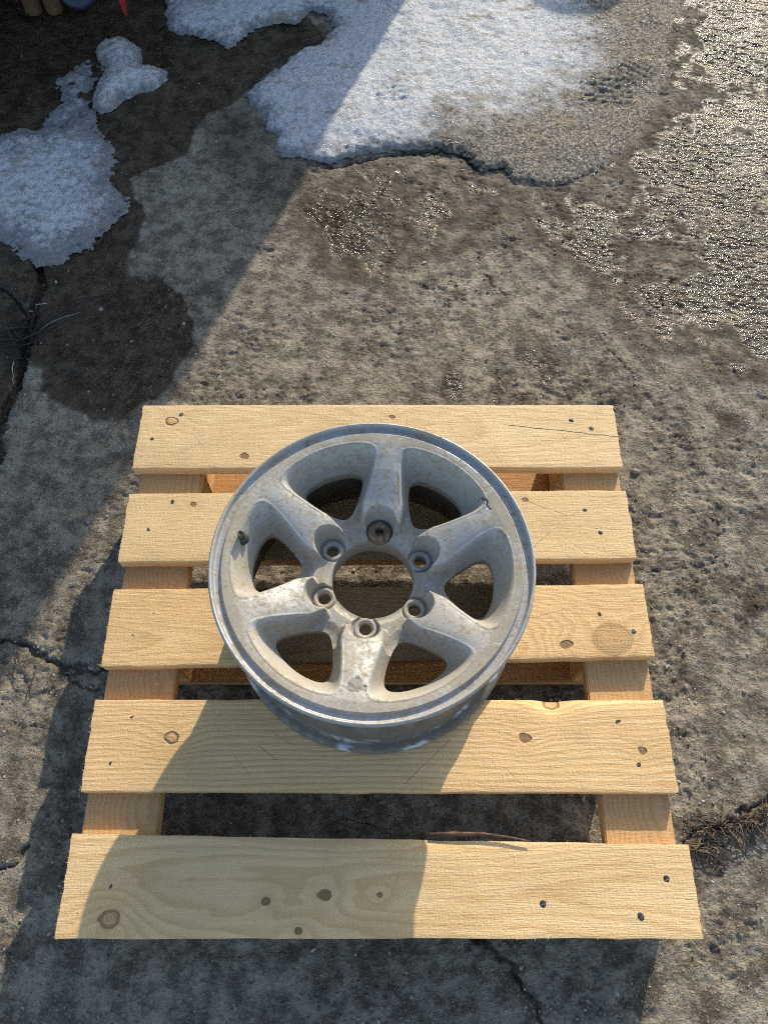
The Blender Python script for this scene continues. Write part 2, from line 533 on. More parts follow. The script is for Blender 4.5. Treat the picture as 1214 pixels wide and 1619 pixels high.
    if kmask is not None:
        h = n.m('SUBTRACT', h, n.m('MULTIPLY', kdark, 1.6))
    return n.done(c, 0.72, 0.0, n.bump(h, 1.0, 0.0013))

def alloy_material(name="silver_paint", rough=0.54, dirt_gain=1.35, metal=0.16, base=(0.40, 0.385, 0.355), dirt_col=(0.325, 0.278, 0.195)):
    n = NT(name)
    v = n.coord()
    grime = n.attr("grime")
    chip = n.attr("chip")
    a = n.noise(v, 62, 6, 0.78)
    b = n.noise(v, 210, 3, 0.7)
    s = n.noise(v, 190, 4, 0.65)
    big = n.noise(v, 11, 4, 0.6)
    mask = n.m('ADD', n.m('MULTIPLY', a, 0.9), n.m('MULTIPLY', b, 0.45))
    mask = n.m('ADD', mask, n.m('MULTIPLY', n.m('SUBTRACT', big, 0.5), 0.5))
    mask = n.m('ADD', mask, n.m('MULTIPLY', n.m('SUBTRACT', grime, 0.5), 0.46 * dirt_gain))
    film = n.ramp(n.m('ADD', mask, n.m('MULTIPLY', n.m('SUBTRACT', s, 0.5), 0.6)), 0.50, 0.80)
    spots = n.ramp(n.m('ADD', s, n.m('MULTIPLY', n.m('SUBTRACT', a, 0.5), 0.5)), 0.585, 0.67)
    c = n.mix(n.ramp(b, 0.3, 0.7, 0, 0.25), base, tuple(x * 0.8 for x in base))
    c = n.mix(n.m('MULTIPLY', film, 0.80), c, dirt_col)
    c = n.mix(n.m('MULTIPLY', spots, 0.5), c, (0.20, 0.15, 0.085))
    c = n.mix(chip, c, (0.16, 0.15, 0.135))
    bare = n.attr("bare")
    c = n.mix(bare, c, (0.55, 0.56, 0.57))
    cover = n.m('MAXIMUM', n.m('MULTIPLY', film, 0.95), n.m('MAXIMUM', spots, chip))
    met = n.m('MULTIPLY', n.m('SUBTRACT', 1.0, cover), metal)
    ro = n.m('ADD', n.m('MULTIPLY', cover, 0.45), rough)
    h = n.m('ADD', b, n.m('MULTIPLY', film, 0.6))
    return n.done(c, ro, met, n.bump(h, 0.35, 0.0006))

M_GROUND = ground_material()
M_SNOW = snow_material()
M_ALLOY = alloy_material()
M_LIP = alloy_material("worn_lip_metal", 0.42, 1.0, 0.4, (0.40, 0.40, 0.40))
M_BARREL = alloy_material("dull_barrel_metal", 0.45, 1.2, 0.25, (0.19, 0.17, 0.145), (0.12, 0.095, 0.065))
M_STEEL = plain_mat("nail_steel", (0.055, 0.055, 0.06), 0.6, 0.4, 0.5, 300)
M_RUBBER = plain_mat("black_rubber", (0.02, 0.02, 0.02), 0.6)
M_BRASS = plain_mat("tarnished_stem", (0.12, 0.11, 0.085), 0.4, 0.6)
M_RUST = plain_mat("rusty_steel", (0.19, 0.13, 0.08), 0.85, 0.0, 0.5, 160, 0.0015)
M_TWIG = plain_mat("dark_stem", (0.03, 0.024, 0.02), 0.8)
M_STRAW = plain_mat("dry_straw", (0.12, 0.085, 0.05), 0.8)
M_PALE = plain_mat("pale_straw", (0.42, 0.40, 0.34), 0.7)
M_BARK = plain_mat("bark", (0.11, 0.06, 0.035), 0.9, 0, 0.5, 90, 0.002)
M_STONE = plain_mat("stone", (0.27, 0.25, 0.22), 0.85, 0, 0.35, 60)
M_RED = plain_mat("red_paint", (0.42, 0.03, 0.035), 0.4)
M_POST = plain_mat("brown_post_wood", (0.10, 0.055, 0.025), 0.8, 0, 0.3, 30)
M_DARK = plain_mat("dark_plastic", (0.02, 0.03, 0.06), 0.5)
M_RINGW = plain_mat("pale_ring_plastic", (0.5, 0.52, 0.55), 0.5)
M_WALL = plain_mat("shed_boards", (0.20, 0.16, 0.12), 0.85, 0, 0.3, 12)
M_ROOF = plain_mat("shed_roof_sheet", (0.16, 0.15, 0.15), 0.7)
M_ZINC = plain_mat("zinc", (0.35, 0.36, 0.37), 0.45, 0.7)

# ------------------------------------------------------------------ the ground: one sheet to the horizon
def axis_coords(lo, hi, step, far):
    inner = np.arange(lo, hi + step * 0.5, step)
    grow, out, s = [], hi, step
    while out < far:
        s *= 1.6
        out += s
        grow.append(out)
    grow = np.array(grow) - hi
    return np.concatenate([(lo - grow)[::-1], inner, hi + grow])

gx = axis_coords(-1.12, 1.12, 0.0029, 300)
gy = axis_coords(-0.22, 2.26, 0.0029, 300)
GX, GY = np.meshgrid(gx, gy)
near = (np.abs(GX) < 1.6) & (GY > -0.8) & (GY < 3.2)
flatX, flatY = GX[near], GY[near]

def ground_fields(x, y):
    """height, wetness and dirt of the concrete at x, y"""
    wob = fbm(x, y, 14, 4, 3) * 0.016
    wob2 = fbm(x, y, 40, 3, 9) * 0.012
    xs, ys = x + wob, y + fbm(x, y, 14, 4, 31) * 0.016
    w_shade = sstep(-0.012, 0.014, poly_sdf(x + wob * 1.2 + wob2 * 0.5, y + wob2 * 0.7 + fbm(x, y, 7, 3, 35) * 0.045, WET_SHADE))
    w_damp = 0.32 * sstep(-0.03, 0.05, poly_sdf(xs, ys, DAMP_SHADE))
    w_sun = sstep(-0.06, 0.06, poly_sdf(xs + wob2 * 2, ys, WET_SUN))
    n1 = fbm(x, y, 9, 4, 51)
    w_sun = np.clip(w_sun * (0.58 + 0.75 * n1 + 0.35 * fbm(x, y, 30, 3, 57) + 0.25 * sstep(0.3, 0.9, x) + 0.30 * np.exp(-((x + 0.02) / 0.18) ** 2 - ((y - 1.36) / 0.14) ** 2)), 0, 1)
    w_spot = sstep(-0.03, 0.05, poly_sdf(xs, ys, WET_SPOTS)) * sstep(-0.25, 0.45, fbm(x, y, 22, 4, 77)) * 0.72
    stray = 0.5 * sstep(0.28, 0.6, fbm(x, y, 11, 4, 88)) * sstep(0.2, 0.6, x)
    wet = np.maximum.reduce([w_shade, w_damp, w_sun, w_spot, stray])
    # relief
    h = fbm(x, y, 2.2, 3, 101) * 0.004
    rough = 0.55 + 0.45 * sstep(-0.5, 0.1, x - 0.38 * (y - 1.0) + 0.35)
    spall = sstep(-0.15, 0.35, fbm(x, y, 7, 4, 118, 0.6))            # worn-through areas are rougher and lower
    grain = np.abs(fbm(x * 0.85 + y * 0.2, y * 1.2, 48, 4, 140, 0.72))
    h = h + rough * (1 - 0.5 * w_sun) * (fbm(x, y, 22, 4, 120, 0.7) * 0.0030 + (0.35 + 0.65 * spall) * (0.30 - grain) * 0.0078) - 0.0025 * spall
    ridge = 1 - np.abs(fbm(x * 1.0 + y * 0.45, y * 1.5, 38, 4, 160))
    h = h + w_sun * (ridge - 0.75) * 0.0026
    pit = sstep(0.50, 0.80, fbm(x, y, 40, 4, 180, 0.7)) * spall
    h = h - pit * 0.0020 * rough
    dirt = 0.2 * pit
    dirt = np.maximum(dirt, 0.75 * sstep(-0.03, 0.03, poly_sdf(xs + wob2, ys, DIRT_RIGHT)) * sstep(-0.35, 0.3, n1 + fbm(x, y, 60, 3, 66) * 0.6))
    for i, cr in enumerate(CRACKS):
        pts = [(a / 1000, b / 1000) for a, b in cr]
        d = seg_dist(x + wob * 0.8 + fbm(x, y, 110, 3, 215) * 0.004, y + wob2 * 0.9 + fbm(x, y, 110, 3, 216) * 0.004, pts, False)
        wd = (0.0036, 0.0018, 0.008, 0.004, 0.0026, 0.0026, 0.0042, 0.0014, 0.0014, 0.0014, 0.003)[i]
        wd = wd * (1 + 0.9 * fbm(x, y, 20, 3, 200 + i))
        k = 1 - sstep(wd * 0.5, wd * 1.6, d)
        h = h - k * min(0.016, wd.mean() * 2.2)
        dirt = np.maximum(dirt, k * 0.95)
        dirt = np.maximum(dirt, (1 - sstep(wd, wd * 6, d)) * 0.45 * sstep(-0.2, 0.5, fbm(x, y, 55, 3, 230)))
    loose = np.maximum(w_sun, w_spot) * 1.0 + 0.25
    return h - 0.003, wet, dirt, np.clip(loose, 0, 1)

hh, ww, dd, ll = ground_fields(flatX, flatY)
GH = np.full(GX.shape, -0.003)
GW = np.zeros(GX.shape)
GD = np.zeros(GX.shape)
GL = np.zeros(GX.shape)
GH[near], GW[near], GD[near], GL[near] = hh, ww, dd, ll
nx, ny = len(gx), len(gy)
idx = np.arange(nx * ny).reshape(ny, nx)
quads = np.stack([idx[:-1, :-1].ravel(), idx[:-1, 1:].ravel(), idx[1:, 1:].ravel(), idx[1:, :-1].ravel()], 1)
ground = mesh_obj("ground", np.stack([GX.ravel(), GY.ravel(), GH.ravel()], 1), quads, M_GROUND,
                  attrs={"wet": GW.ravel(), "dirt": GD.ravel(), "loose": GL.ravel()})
tag(ground, "rough weathered concrete yard with wet patches and cracks", kind="structure")

# ------------------------------------------------------------------ melting snow
def snow_patch(name, poly, thick, label, film=0.0, wobble=0.010, edge=0.035, extra=None, dirty_fn=None, step=0.004, thin_bias=0.0):
    xs = np.array([p[0] for p in poly]) / 1000
    ys = np.array([p[1] for p in poly]) / 1000
    ax = np.arange(xs.min() - 0.02, xs.max() + 0.02, step)
    ay = np.arange(ys.min() - 0.02, ys.max() + 0.02, step)
    X, Y = np.meshgrid(ax, ay)
    x, y = X.ravel(), Y.ravel()
    sd = poly_sdf(x + fbm(x, y, 24, 4, 301) * wobble, y + fbm(x, y, 24, 4, 330) * wobble, poly)
    sd = sd + fbm(x, y, 80, 4, 350, 0.7) * wobble * 1.2
    t = thick(x, y) if callable(thick) else thick
    body = 1 - np.exp(-np.clip(sd, 0, 9) / edge)
    h = -0.003 + (np.minimum(0.005, t * 0.6 + 0.0025) + t * body) * sstep(0, 0.010, sd) ** 0.6
    h = h + body * np.clip(t / 0.008, 0.6, 1) * (fbm(x, y, 14, 4, 370) * 0.006 + fbm(x, y, 55, 4, 390, 0.75) * 0.0030)
    if film:
        h = h - film * sstep(-0.1, 0.4, fbm(x, y, 22, 4, 410))
    if extra is not None:
        h = h + extra(x, y)
    gh = ground_fields(x, y)[0]
    if not film:
        solid = sstep(0.004, 0.009, t + 0 * x)                        # slush lets the concrete show through
        h = np.maximum(h, gh + 0.0015 - 0.006 * (1 - sstep(0, 0.006, sd)) - 0.02 * (1 - solid))
        h = h - (1 - solid) * (0.0010 + 0.0032 * sstep(0.0, 0.8, fbm(x, y, 30, 4, 420, 0.65)) + 0.003 * np.exp(-np.clip(sd, 0, 9) / 0.03))
    thin = np.exp(-np.clip(sd, 0, 9) / (edge * 1.0)) + thin_bias
    dirty = dirty_fn(x, y) if dirty_fn else np.zeros_like(x)
    T = grid_tris(len(ax), len(ay))
    A, T2 = clip_tris(np.stack([x, y, h], 1), T, sd, (thin, dirty))
    o = mesh_obj(name, A[:, :3], T2, M_SNOW, attrs={"thin": A[:, 3], "dirty": A[:, 4]})
    tag(o, label, "snow", "melting snow patches")
    return o

def footprints(x, y):
    """boot and tyre tread pressed into the slush"""
    out = np.zeros_like(x)
    for cx, cy, ang, lx, ly, depth in ((0.012, 1.738, 8, 0.046, 0.034, 0.0025), (0.376, 1.745, 20, 0.035, 0.035, 0.002), (0.545, 1.775, -6, 0.070, 0.055, 0.0032),
                                       (0.625, 1.85, -40, 0.055, 0.05, 0.0035), (0.50, 1.96, 70, 0.09, 0.045, 0.002), (0.17, 1.72, 0, 0.05, 0.03, 0.0012)):
        c, s = math.cos(R(ang)), math.sin(R(ang))
        u = (x - cx) * c + (y - cy) * s
        v = -(x - cx) * s + (y - cy) * c
        m = sstep(1.0, 0.85, np.maximum(np.abs(u) / lx, np.abs(v) / ly) + fbm(x, y, 40, 3, 440) * 0.15)
        row = np.floor(v / 0.021)
        uu = u + 0.006 * (row % 2) + fbm(x, y, 36, 3, 460) * 0.010
        vv = v + fbm(x, y, 36, 3, 470) * 0.007
        groove = np.maximum(sstep(0.0035, 0.0015, np.abs((uu / 0.031) % 1 - 0.5) * 0.031), sstep(0.0035, 0.0015, np.abs((vv / 0.021) % 1 - 0.5) * 0.021))
        out = out + m * (groove * depth * 1.2 - depth * 0.7) * 0.9
    return out

def main_dirty(x, y):
    sd = poly_sdf(x + fbm(x, y, 8, 4, 480) * 0.08, y + fbm(x, y, 8, 4, 490) * 0.08, SNOW_CLEAN)
    return sstep(0.13, -0.26, sd) * 1.0 + 0.04 + 0.25 * sstep(0.15, 0.5, fbm(x, y, 7, 4, 495))

def main_thick(x, y):
    return 0.019 - 0.0165 * sstep(0.0, 0.45, x)

snow_patch("snow_patch", SNOW_C, main_thick, "large snow sheet across the top, white at left, brown slush with tread prints at right",
           extra=footprints, dirty_fn=main_dirty)
snow_patch("snow_patch", SNOW_A, 0.013, "thin icy bluish snow patch at the left edge in the shade", wobble=0.018, edge=0.05, thin_bias=0.30)
snow_patch("snow_patch", SNOW_B, 0.034, "small smooth rounded snow lump near the top left corner", wobble=0.006, edge=0.04)
snow_patch("snow_patch", SNOW_FILM, 0.003, "ragged film of slush joining the two shaded snow patches", film=0.008, wobble=0.02, edge=0.02, thin_bias=0.55)

# ------------------------------------------------------------------ the pallet
PX0, PX1 = -0.407, 0.393
DECK_Z, BT = 0.14, 0.021
pallet = empty("wooden_pallet", (-0.007, 0.353, 0.0))
tag(pallet, "new pale pine pallet lying on the concrete under the wheel rim", "pallet")
PO = Vector((-0.007, 0.353, 0.0))

def board_mesh(x0, x1, yl, yr, zt, th, seed, wane=None, rag=0.0012, along='X'):
    """Sawn board: yl/yr = (y0,y1) at its left and right end; local to its centre."""
    nx_, ny_ = 110, 16
    cx = (x0 + x1) / 2
    cy = (yl[0] + yl[1] + yr[0] + yr[1]) / 4
    s = np.linspace(0, 1, nx_)
    t = np.linspace(0, 1, ny_)
    # finer towards edges
    t = (t - 0.5) * 2
    t = np.sign(t) * (1 - (1 - np.abs(t)) ** 1.6)
    t = t / 2 + 0.5
    S, T_ = np.meshgrid(s, t)
    X = x0 + (x1 - x0) * S
    y0 = yl[0] + (yr[0] - yl[0]) * S
    y1 = yl[1] + (yr[1] - yl[1]) * S
    e0 = fbm(X * 1.0, S * 0 + seed, 24, 4, int(seed * 13) + 5) * rag
    e1 = fbm(X * 1.0, S * 0 + seed + 9, 24, 4, int(seed * 13) + 6) * rag
    Y = (y0 + e0) + (y1 + e1 - y0 - e0) * T_
    ex = fbm(Y, S * 0 + seed, 120, 3, int(seed * 7) + 3) * 0.0016
    X = X + ex * np.where(S < 0.004, 1, 0) + ex * np.where(S > 0.996, 1, 0)
    top = zt + fbm(X, Y, 5, 2, int(seed * 5)) * 0.0008 + fbm(X, Y, 60, 3, int(seed * 5) + 2) * 0.00035
    edge = np.minimum(T_, 1 - T_) * (y1 - y0)
    edgex = np.minimum(S, 1 - S) * (x1 - x0)
    top = top - 0.0004 * np.exp(-edge / 0.0008) - 0.0004 * np.exp(-edgex / 0.0010)
    if wane:
        for wx, ww_, depth, wdt in wane:
            k = np.exp(-((X - wx) / ww_) ** 2)
            top = top - k * depth * np.exp(-((1 - T_) * (y1 - y0) / wdt) ** 2)
    bot = np.full_like(top, zt - th)
    V = np.concatenate([np.stack([X, Y, top], -1).reshape(-1, 3), np.stack([X, Y, bot], -1).reshape(-1, 3)])
    i = np.arange(nx_ * ny_).reshape(ny_, nx_)
    j = i + nx_ * ny_
    F = [np.stack([i[:-1, :-1].ravel(), i[:-1, 1:].ravel(), i[1:, 1:].ravel(), i[1:, :-1].ravel()], 1),
         np.stack([j[:-1, :-1].ravel(), j[1:, :-1].ravel(), j[1:, 1:].ravel(), j[:-1, 1:].ravel()], 1)]
    def side(a, b):
        return np.stack([a[:-1], b[:-1], b[1:], a[1:]], 1)
    nv = len(V)
    # separate verts for the sides so that the arrises stay crisp
    loops = [(i[0, ::-1], j[0, ::-1]), (i[-1, :], j[-1, :]), (i[:, 0], j[:, 0]), (i[::-1, -1], j[::-1, -1])]
    extra = []
    for a, b in loops:
        k = len(a)
        extra.append(V[a]); extra.append(V[b])
        aa = np.arange(nv, nv + k); bb = np.arange(nv + k, nv + 2 * k)
        F.append(side(aa, bb))
        nv += 2 * k
    V = np.concatenate([V] + extra)
    c = np.array([cx, cy, zt - th / 2])
    return V - c, np.concatenate(F), c

def add_board(name, x0, x1, yl, yr, zt, th, seed, mat, parent=pallet, wane=None, rag=0.0012):
    V, F, c = board_mesh(x0, x1, yl, yr, zt, th, seed, wane, rag)
    return mesh_obj(name, V, F, mat, parent, True, tuple(Vector(c) - PO)), Vector(c)

DECK = [((0.627, 0.750), (0.6285, 0.750)), ((0.461, 0.579), (0.467, 0.585)), ((0.298, 0.416), (0.313, 0.424)),
        ((0.128, 0.250), (0.127, 0.250)), ((-0.0445, 0.0755), (-0.0445, 0.0625))]
ENDS = [(-0.409, 0.389), (-0.407, 0.388), (-0.406, 0.391), (-0.406, 0.393), (-0.4065, 0.3955)]
WOODS = [dict(pith=(0.02, -0.035), tilt=(0.05, 0.06), freq=150, tone=(0.98, 0.99, 1.0), rings=0.5),
         dict(pith=(-0.10, -0.02), tilt=(0.03, 0.01), freq=230, tone=(0.95, 0.95, 0.93), rings=0.35),
         dict(pith=(-0.03, -0.028), tilt=(0.02, 0.05), freq=170, tone=(1.01, 0.95, 0.86), rings=0.72),
         dict(pith=(-0.09, -0.035), tilt=(-0.02, 0.02), freq=150, tone=(1.05, 1.0, 0.95), rings=0.92),
         dict(pith=(-0.005, -0.06), tilt=(0.03, -0.03), freq=165, tone=(1.03, 1.01, 0.97), rings=0.65)]
KRAD = [[0.009, 0.006, 0.004], [0.004, 0.004], [0.025, 0.007], [0.008, 0.005, 0.009, 0.007], [0.011, 0.0045, 0.0065, 0.004, 0.003]]
DLAB = ["farthest deck board with a long drying split at its right end", "second deck board from the far side, partly under the rim",
        "middle deck board with a large round knot at its right end", "fourth deck board with a bark notch in its far edge",
        "nearest and widest-looking deck board, crossed by the rim's shadow"]
MARKS = [[(0.205, 0.022, 0.42, -0.006, 0.0012, 0.95), (0.25, -0.002, 0.38, -0.010, 0.0008, 0.6), (-0.32, -0.03, -0.20, 0.02, 0.0008, 0.35), (0.16, 0.01, 0.20, -0.05, 0.0007, 0.5)],
         [(0.33, -0.005, 0.38, -0.009, 0.0010, 0.8), (0.23, 0.045, 0.30, 0.015, 0.0012, 0.6), (0.22, -0.055, 0.27, -0.012, 0.0009, 0.6), (0.30, -0.03, 0.325, -0.055, 0.0008, 0.6)],
         [(0.13, -0.02, 0.28, 0.022, 0.0010, 0.45), (-0.36, 0.035, -0.32, 0.05, 0.0009, 0.4), (-0.13, -0.05, -0.10, -0.02, 0.0009, 0.5)],
         [(-0.165, 0.0, -0.14, -0.02, 0.0012, 0.7), (-0.15, 0.02, -0.12, 0.0, 0.0010, 0.6), (-0.20, -0.01, -0.17, -0.045, 0.0008, 0.5), (0.03, -0.055, 0.10, 0.01, 0.0012, 0.7),
          (0.105, 0.02, 0.118, 0.052, 0.0013, 0.8), (0.12, 0.025, 0.13, 0.05, 0.0010, 0.7), (0.17, -0.03, 0.19, -0.052, 0.0009, 0.6), (-0.23, 0.03, -0.22, 0.048, 0.0008, 0.5)],
         [(0.36, -0.012, 0.41, -0.016, 0.0007, 0.7), (0.02, 0.0, 0.024, 0.02, 0.0010, 0.4)]]
# nail (shared mesh): domed head in a small crushed dimple
nv_, nf_ = lathe([(0.0, 0.0005), (0.0034, 0.0005), (0.0044, 0.0002), (0.0047, -0.0010), (0.0020, -0.0030), (0.0, -0.0030)], 14)
nail_me = None
deck_objs = []
for b in range(5):
    yl, yr = DECK[b]
    cx = sum(ENDS[b]) / 2
    cy = (sum(yl) + sum(yr)) / 4
    kn = [(kx / 1000 - cx, ky / 1000 - cy, kr) for (kx, ky), kr in zip(KNOTS[b], KRAD[b])]
    mat = wood_material("pine_board", knots=kn, seed=1.7 * b + 0.4, marks=MARKS[b], **WOODS[b])
    wane = None
    if b == 3:
        wane = [(0.235, 0.018, 0.012, 0.012), (0.30, 0.10, 0.004, 0.006), (0.10, 0.10, 0.003, 0.005)]
    if b == 4:
        wane = [(0.05, 0.12, 0.004, 0.006)]
    o, c = add_board("deck_board", *ENDS[b], yl, yr, DECK_Z, BT, b + 1.3, mat, wane=wane)
    o["label"] = DLAB[b]
    deck_objs.append((o, c))
    for (x, y) in NAILS[b]:
        if nail_me is None:
            nl = mesh_obj("nail", nv_, nf_, M_STEEL, o)
            nail_me = nl.data
        else:
            nl = link(bpy.data.objects.new("nail", nail_me), o)
        nl.location = Vector((x / 1000, y / 1000, DECK_Z - 0.0002)) - c
        nl.rotation_euler = (random.uniform(-0.14, 0.14), random.uniform(-0.14, 0.14), random.uniform(0, 6))
        s = random.uniform(0.85, 1.1)
        nl.scale = (s, s * random.uniform(0.8, 1.0), 1)

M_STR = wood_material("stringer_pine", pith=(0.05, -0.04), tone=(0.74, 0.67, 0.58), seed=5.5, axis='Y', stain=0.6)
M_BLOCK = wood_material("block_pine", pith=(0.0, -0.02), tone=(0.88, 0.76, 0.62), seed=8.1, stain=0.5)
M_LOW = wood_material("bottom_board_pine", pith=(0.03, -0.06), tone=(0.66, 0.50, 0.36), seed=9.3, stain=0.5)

def bevel_box(name, x0, x1, y0, y1, z0, z1, mat, parent, jit=0.001, bev=0.002):
    c = Vector(((x0 + x1) / 2, (y0 + y1) / 2, (z0 + z1) / 2))
    bm = bmesh.new()
    V, F = box_mesh(x0, x1, y0, y1, z0, z1)
    vs_ = [bm.verts.new(Vector(p) - c + Vector((random.uniform(-jit, jit), random.uniform(-jit, jit), 0))) for p in V]
    for f in F:
        bm.faces.new([vs_[k] for k in f])
    bmesh.ops.bevel(bm, geom=bm.edges[:], offset=bev, segments=2, affect='EDGES')
    me = bpy.data.meshes.new(name)
    bm.to_mesh(me)
    bm.free()
    me.materials.append(mat)
    o = bpy.data.objects.new(name, me)
    o.location = c - (PO if parent is pallet else Vector((0, 0, 0)))
    return link(o, parent)

for x0, x1 in ((-0.4035, -0.302), (0.294, 0.3875)):
    bevel_box("stringer_board", x0, x1, -0.040, 0.746, 0.0975, DECK_Z - BT - 0.0003, M_STR, pallet, 0.001)
    for y0, y1 in ((-0.038, 0.062), (0.305, 0.405), (0.640, 0.742)):
        bevel_box("block", x0 + 0.001, x1 - 0.001, y0, y1, 0.0215, 0.0972, M_BLOCK, pallet, 0.0006)
for y0, y1 in ((-0.042, 0.052), (0.306, 0.404), (0.640, 0.744)):
    bevel_box("bottom_board", -0.404, 0.389, y0, y1, 0.0, 0.0212, M_LOW, pallet, 0.001)

# torn bark sliver along the far edge of the nearest board
o5, c5 = deck_objs[4]
pts = [(0.06, 0.0735, 0.1375), (0.09, 0.0755, 0.1405), (0.13, 0.0750, 0.1420), (0.165, 0.0705, 0.1435), (0.19, 0.066, 0.1440)]
V, F = tube([Vector(p) - c5 for p in pts], 0.0035, 0.0008, 6)
mesh_obj("bark_strip", V, F, M_BARK, o5)
# fuzz of torn fibres at the sawn edges: uncountable, one part for each board
for b, (o, c) in enumerate(deck_objs):
    V, F = [], []
    yl, yr = DECK[b]
    for k in range(120):
        side = random.random()
        if side < 0.4:
            x = ENDS[b][0]; y = random.uniform(*yl); dx, dy = -1, random.uniform(-0.6, 0.6)
        elif side < 0.55:
            x = ENDS[b][1]; y = random.uniform(*yr); dx, dy = 1, random.uniform(-0.6, 0.6)
        else:
            x = random.uniform(*ENDS[b]); f = (x - ENDS[b][0]) / (ENDS[b][1] - ENDS[b][0])
            far = random.random() < 0.6
            y = (yl[1] + (yr[1] - yl[1]) * f) if far else (yl[0] + (yr[0] - yl[0]) * f)
            dx, dy = random.uniform(-1.5, 1.5), (1 if far else -1)
        L = random.uniform(0.001, 0.0035) * (1.8 if random.random() < 0.06 else 1)
        n_ = math.hypot(dx, dy)
        dx, dy = dx / n_, dy / n_
        z = DECK_Z - random.uniform(0.0005, 0.004)
        p = Vector((x - dx * 0.0015, y - dy * 0.0015, z))
        q = Vector((x + dx * L, y + dy * L, z + random.uniform(-0.0006, 0.0022)))
        v_, f_ = tube([p - c, (p + q) / 2 - c + Vector((0, 0, 0.0003)), q - c], 0.00035, 0.00015, 3)
        F += [tuple(i + len(V) for i in f) for f in f_]
        V += v_
    s_ = mesh_obj("splinters", V, F, deck_objs[b][0].data.materials[0], o)
    s_["kind"] = "stuff"

# ------------------------------------------------------------------ the alloy wheel rim
WZ = DECK_Z + 0.0012
RIM_H = 0.195
rim = empty("wheel_rim", (-0.015, 0.3805, WZ))
rim.rotation_euler = (0, 0, 0)
tag(rim, "dirty silver six-spoke alloy wheel rim lying face up on the pallet", "wheel rim")
SP0 = R(82.5)           # angle of one spoke; the six follow every 60 degrees
PAD, LUGR = -0.069, 0.0690

def smax(a, b, k):
    return (a + b + np.sqrt((a - b) ** 2 + k * k)) / 2

def smin(a, b, k):
    return (a + b - np.sqrt((a - b) ** 2 + k * k)) / 2

CR_R = [0.05, 0.07, 0.085, 0.10, 0.12, 0.14, 0.16, 0.176, 0.190]
CR_Z = [-0.045, -0.039, -0.034, -0.029, -0.021, -0.0135, -0.0080, -0.0050, -0.0042]

def face_field(r, th):
    a = (th - SP0 - R(30) + R(30)) % R(60) - R(30)          # 0 at a window's middle
    a = np.where(np.abs(a) > 1, a, a)
    u, v = r * np.sin(a), r * np.cos(a)
    b = R(30) - np.abs(a)
    ts, vv = r * np.sin(b), r * np.cos(b)                    # from the spoke's axis
    crown = np.interp(r, CR_R, CR_Z) - 5.5 * np.minimum(ts, 0.026) ** 2 * sstep(0.172, 0.150, r)
    hub = -0.0605 - 0.006 * sstep(0.066, 0.058, r)
    w = np.interp(r, [0.07, 0.085, 0.10, 0.108, 0.125], [0.0225, 0.0245, 0.0265, 0.031, 0.30])
    m = 1 - sstep(w - 0.001, w + 0.008, ts)
    m = m * sstep(0.069, 0.0755, vv)
    z = hub + (crown - hub) * m
    # pocket and window
    uu = np.sqrt(u * u + 0.014 ** 2)
    dp = smax(r - 0.1795, 0.766 * uu - 0.643 * (v - 0.0590), 0.022)
    dh = smax(r - 0.1625, 0.766 * uu - 0.643 * (v - 0.0755), 0.023)
    rim_bead = 0.0010 * np.exp(-((dp - 0.0012) / 0.0013) ** 2) * sstep(0.095, 0.11, r) - 0.0022 * np.exp(-np.maximum(dp, 0) / 0.0035) * sstep(0.09, 0.11, r)
    z = z + rim_bead
    zh = np.interp(r, [0.09, 0.125, 0.165], [-0.066, -0.060, -0.052])
    s = np.clip(-dp / np.maximum(-dp + np.maximum(dh, 0), 1e-5), 0, 1)
    s = np.where(dp < 0, s, 0)
    g = np.where(s < 0.18, s * s / 0.36 * 1.0, s - 0.09) / 0.91
    z = z + (zh - z) * g
    # lug scoops
    rho = np.hypot(ts, vv - LUGR)
    scoop = PAD + np.clip((rho - 0.0170) / 0.0085, 0, 1.6) * 0.045
    z = smin(z, scoop, 0.0015)
    boss = sstep(0.0150, 0.0138, rho) * 0.0026 - sstep(0.0108, 0.0086, rho) * 0.0030
    z = z + boss
    keep = np.minimum(dh, rho - 0.0083)
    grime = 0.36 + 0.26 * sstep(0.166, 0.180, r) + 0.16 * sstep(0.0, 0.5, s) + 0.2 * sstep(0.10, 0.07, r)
    return z, keep, grime, dp, dh, rho

nr, nt = 168, 900
rr = np.linspace(0.0548, 0.1895, nr)
tt = np.linspace(0, 2 * np.pi, nt + 1)
TT, RR = np.meshgrid(tt, rr)
fz, keep, grime, fdp, fdh, frho = face_field(RR, TT)
fx, fy = RR * np.cos(TT), RR * np.sin(TT)
# a hairline crack across the outer end of the right-hand upper spoke, and a chipped end on the nearest spoke
crk = [(0.1405, 0.0930), (0.1445, 0.0935), (0.150, 0.086), (0.1505, 0.080), (0.154, 0.074)]
dc = seg_dist(fx + fbm(fx, fy, 200, 2, 5) * 0.0012, fy + fbm(fx, fy, 200, 2, 6) * 0.0012, crk, False)
fz = fz - 0.0022 * sstep(0.0013, 0.0005, dc)
chip = 0.9 * sstep(0.0014, 0.0006, dc)
ca, cr_ = SP0 - math.pi, 0.158
dchip = np.hypot((fx - cr_ * math.cos(ca)) / 1.6, fy - cr_ * math.sin(ca))
ck = sstep(0.010, 0.007, dchip + fbm(fx, fy, 130, 4, 8) * 0.006)
fz = fz - ck * 0.0012 * (0.6 + fbm(fx, fy, 160, 3, 12))
chip = np.maximum(chip, ck * 0.65)
V = np.stack([fx.ravel(), fy.ravel(), fz.ravel() + RIM_H], 1)
T = grid_tris(nt + 1, nr)[:, ::1]
A, T2 = clip_tris(V, T, keep.ravel(), (grime.ravel(), chip.ravel(), TT.ravel(), RR.ravel()))
FV = A[:, :3]
FN = vert_normals(FV, T2)
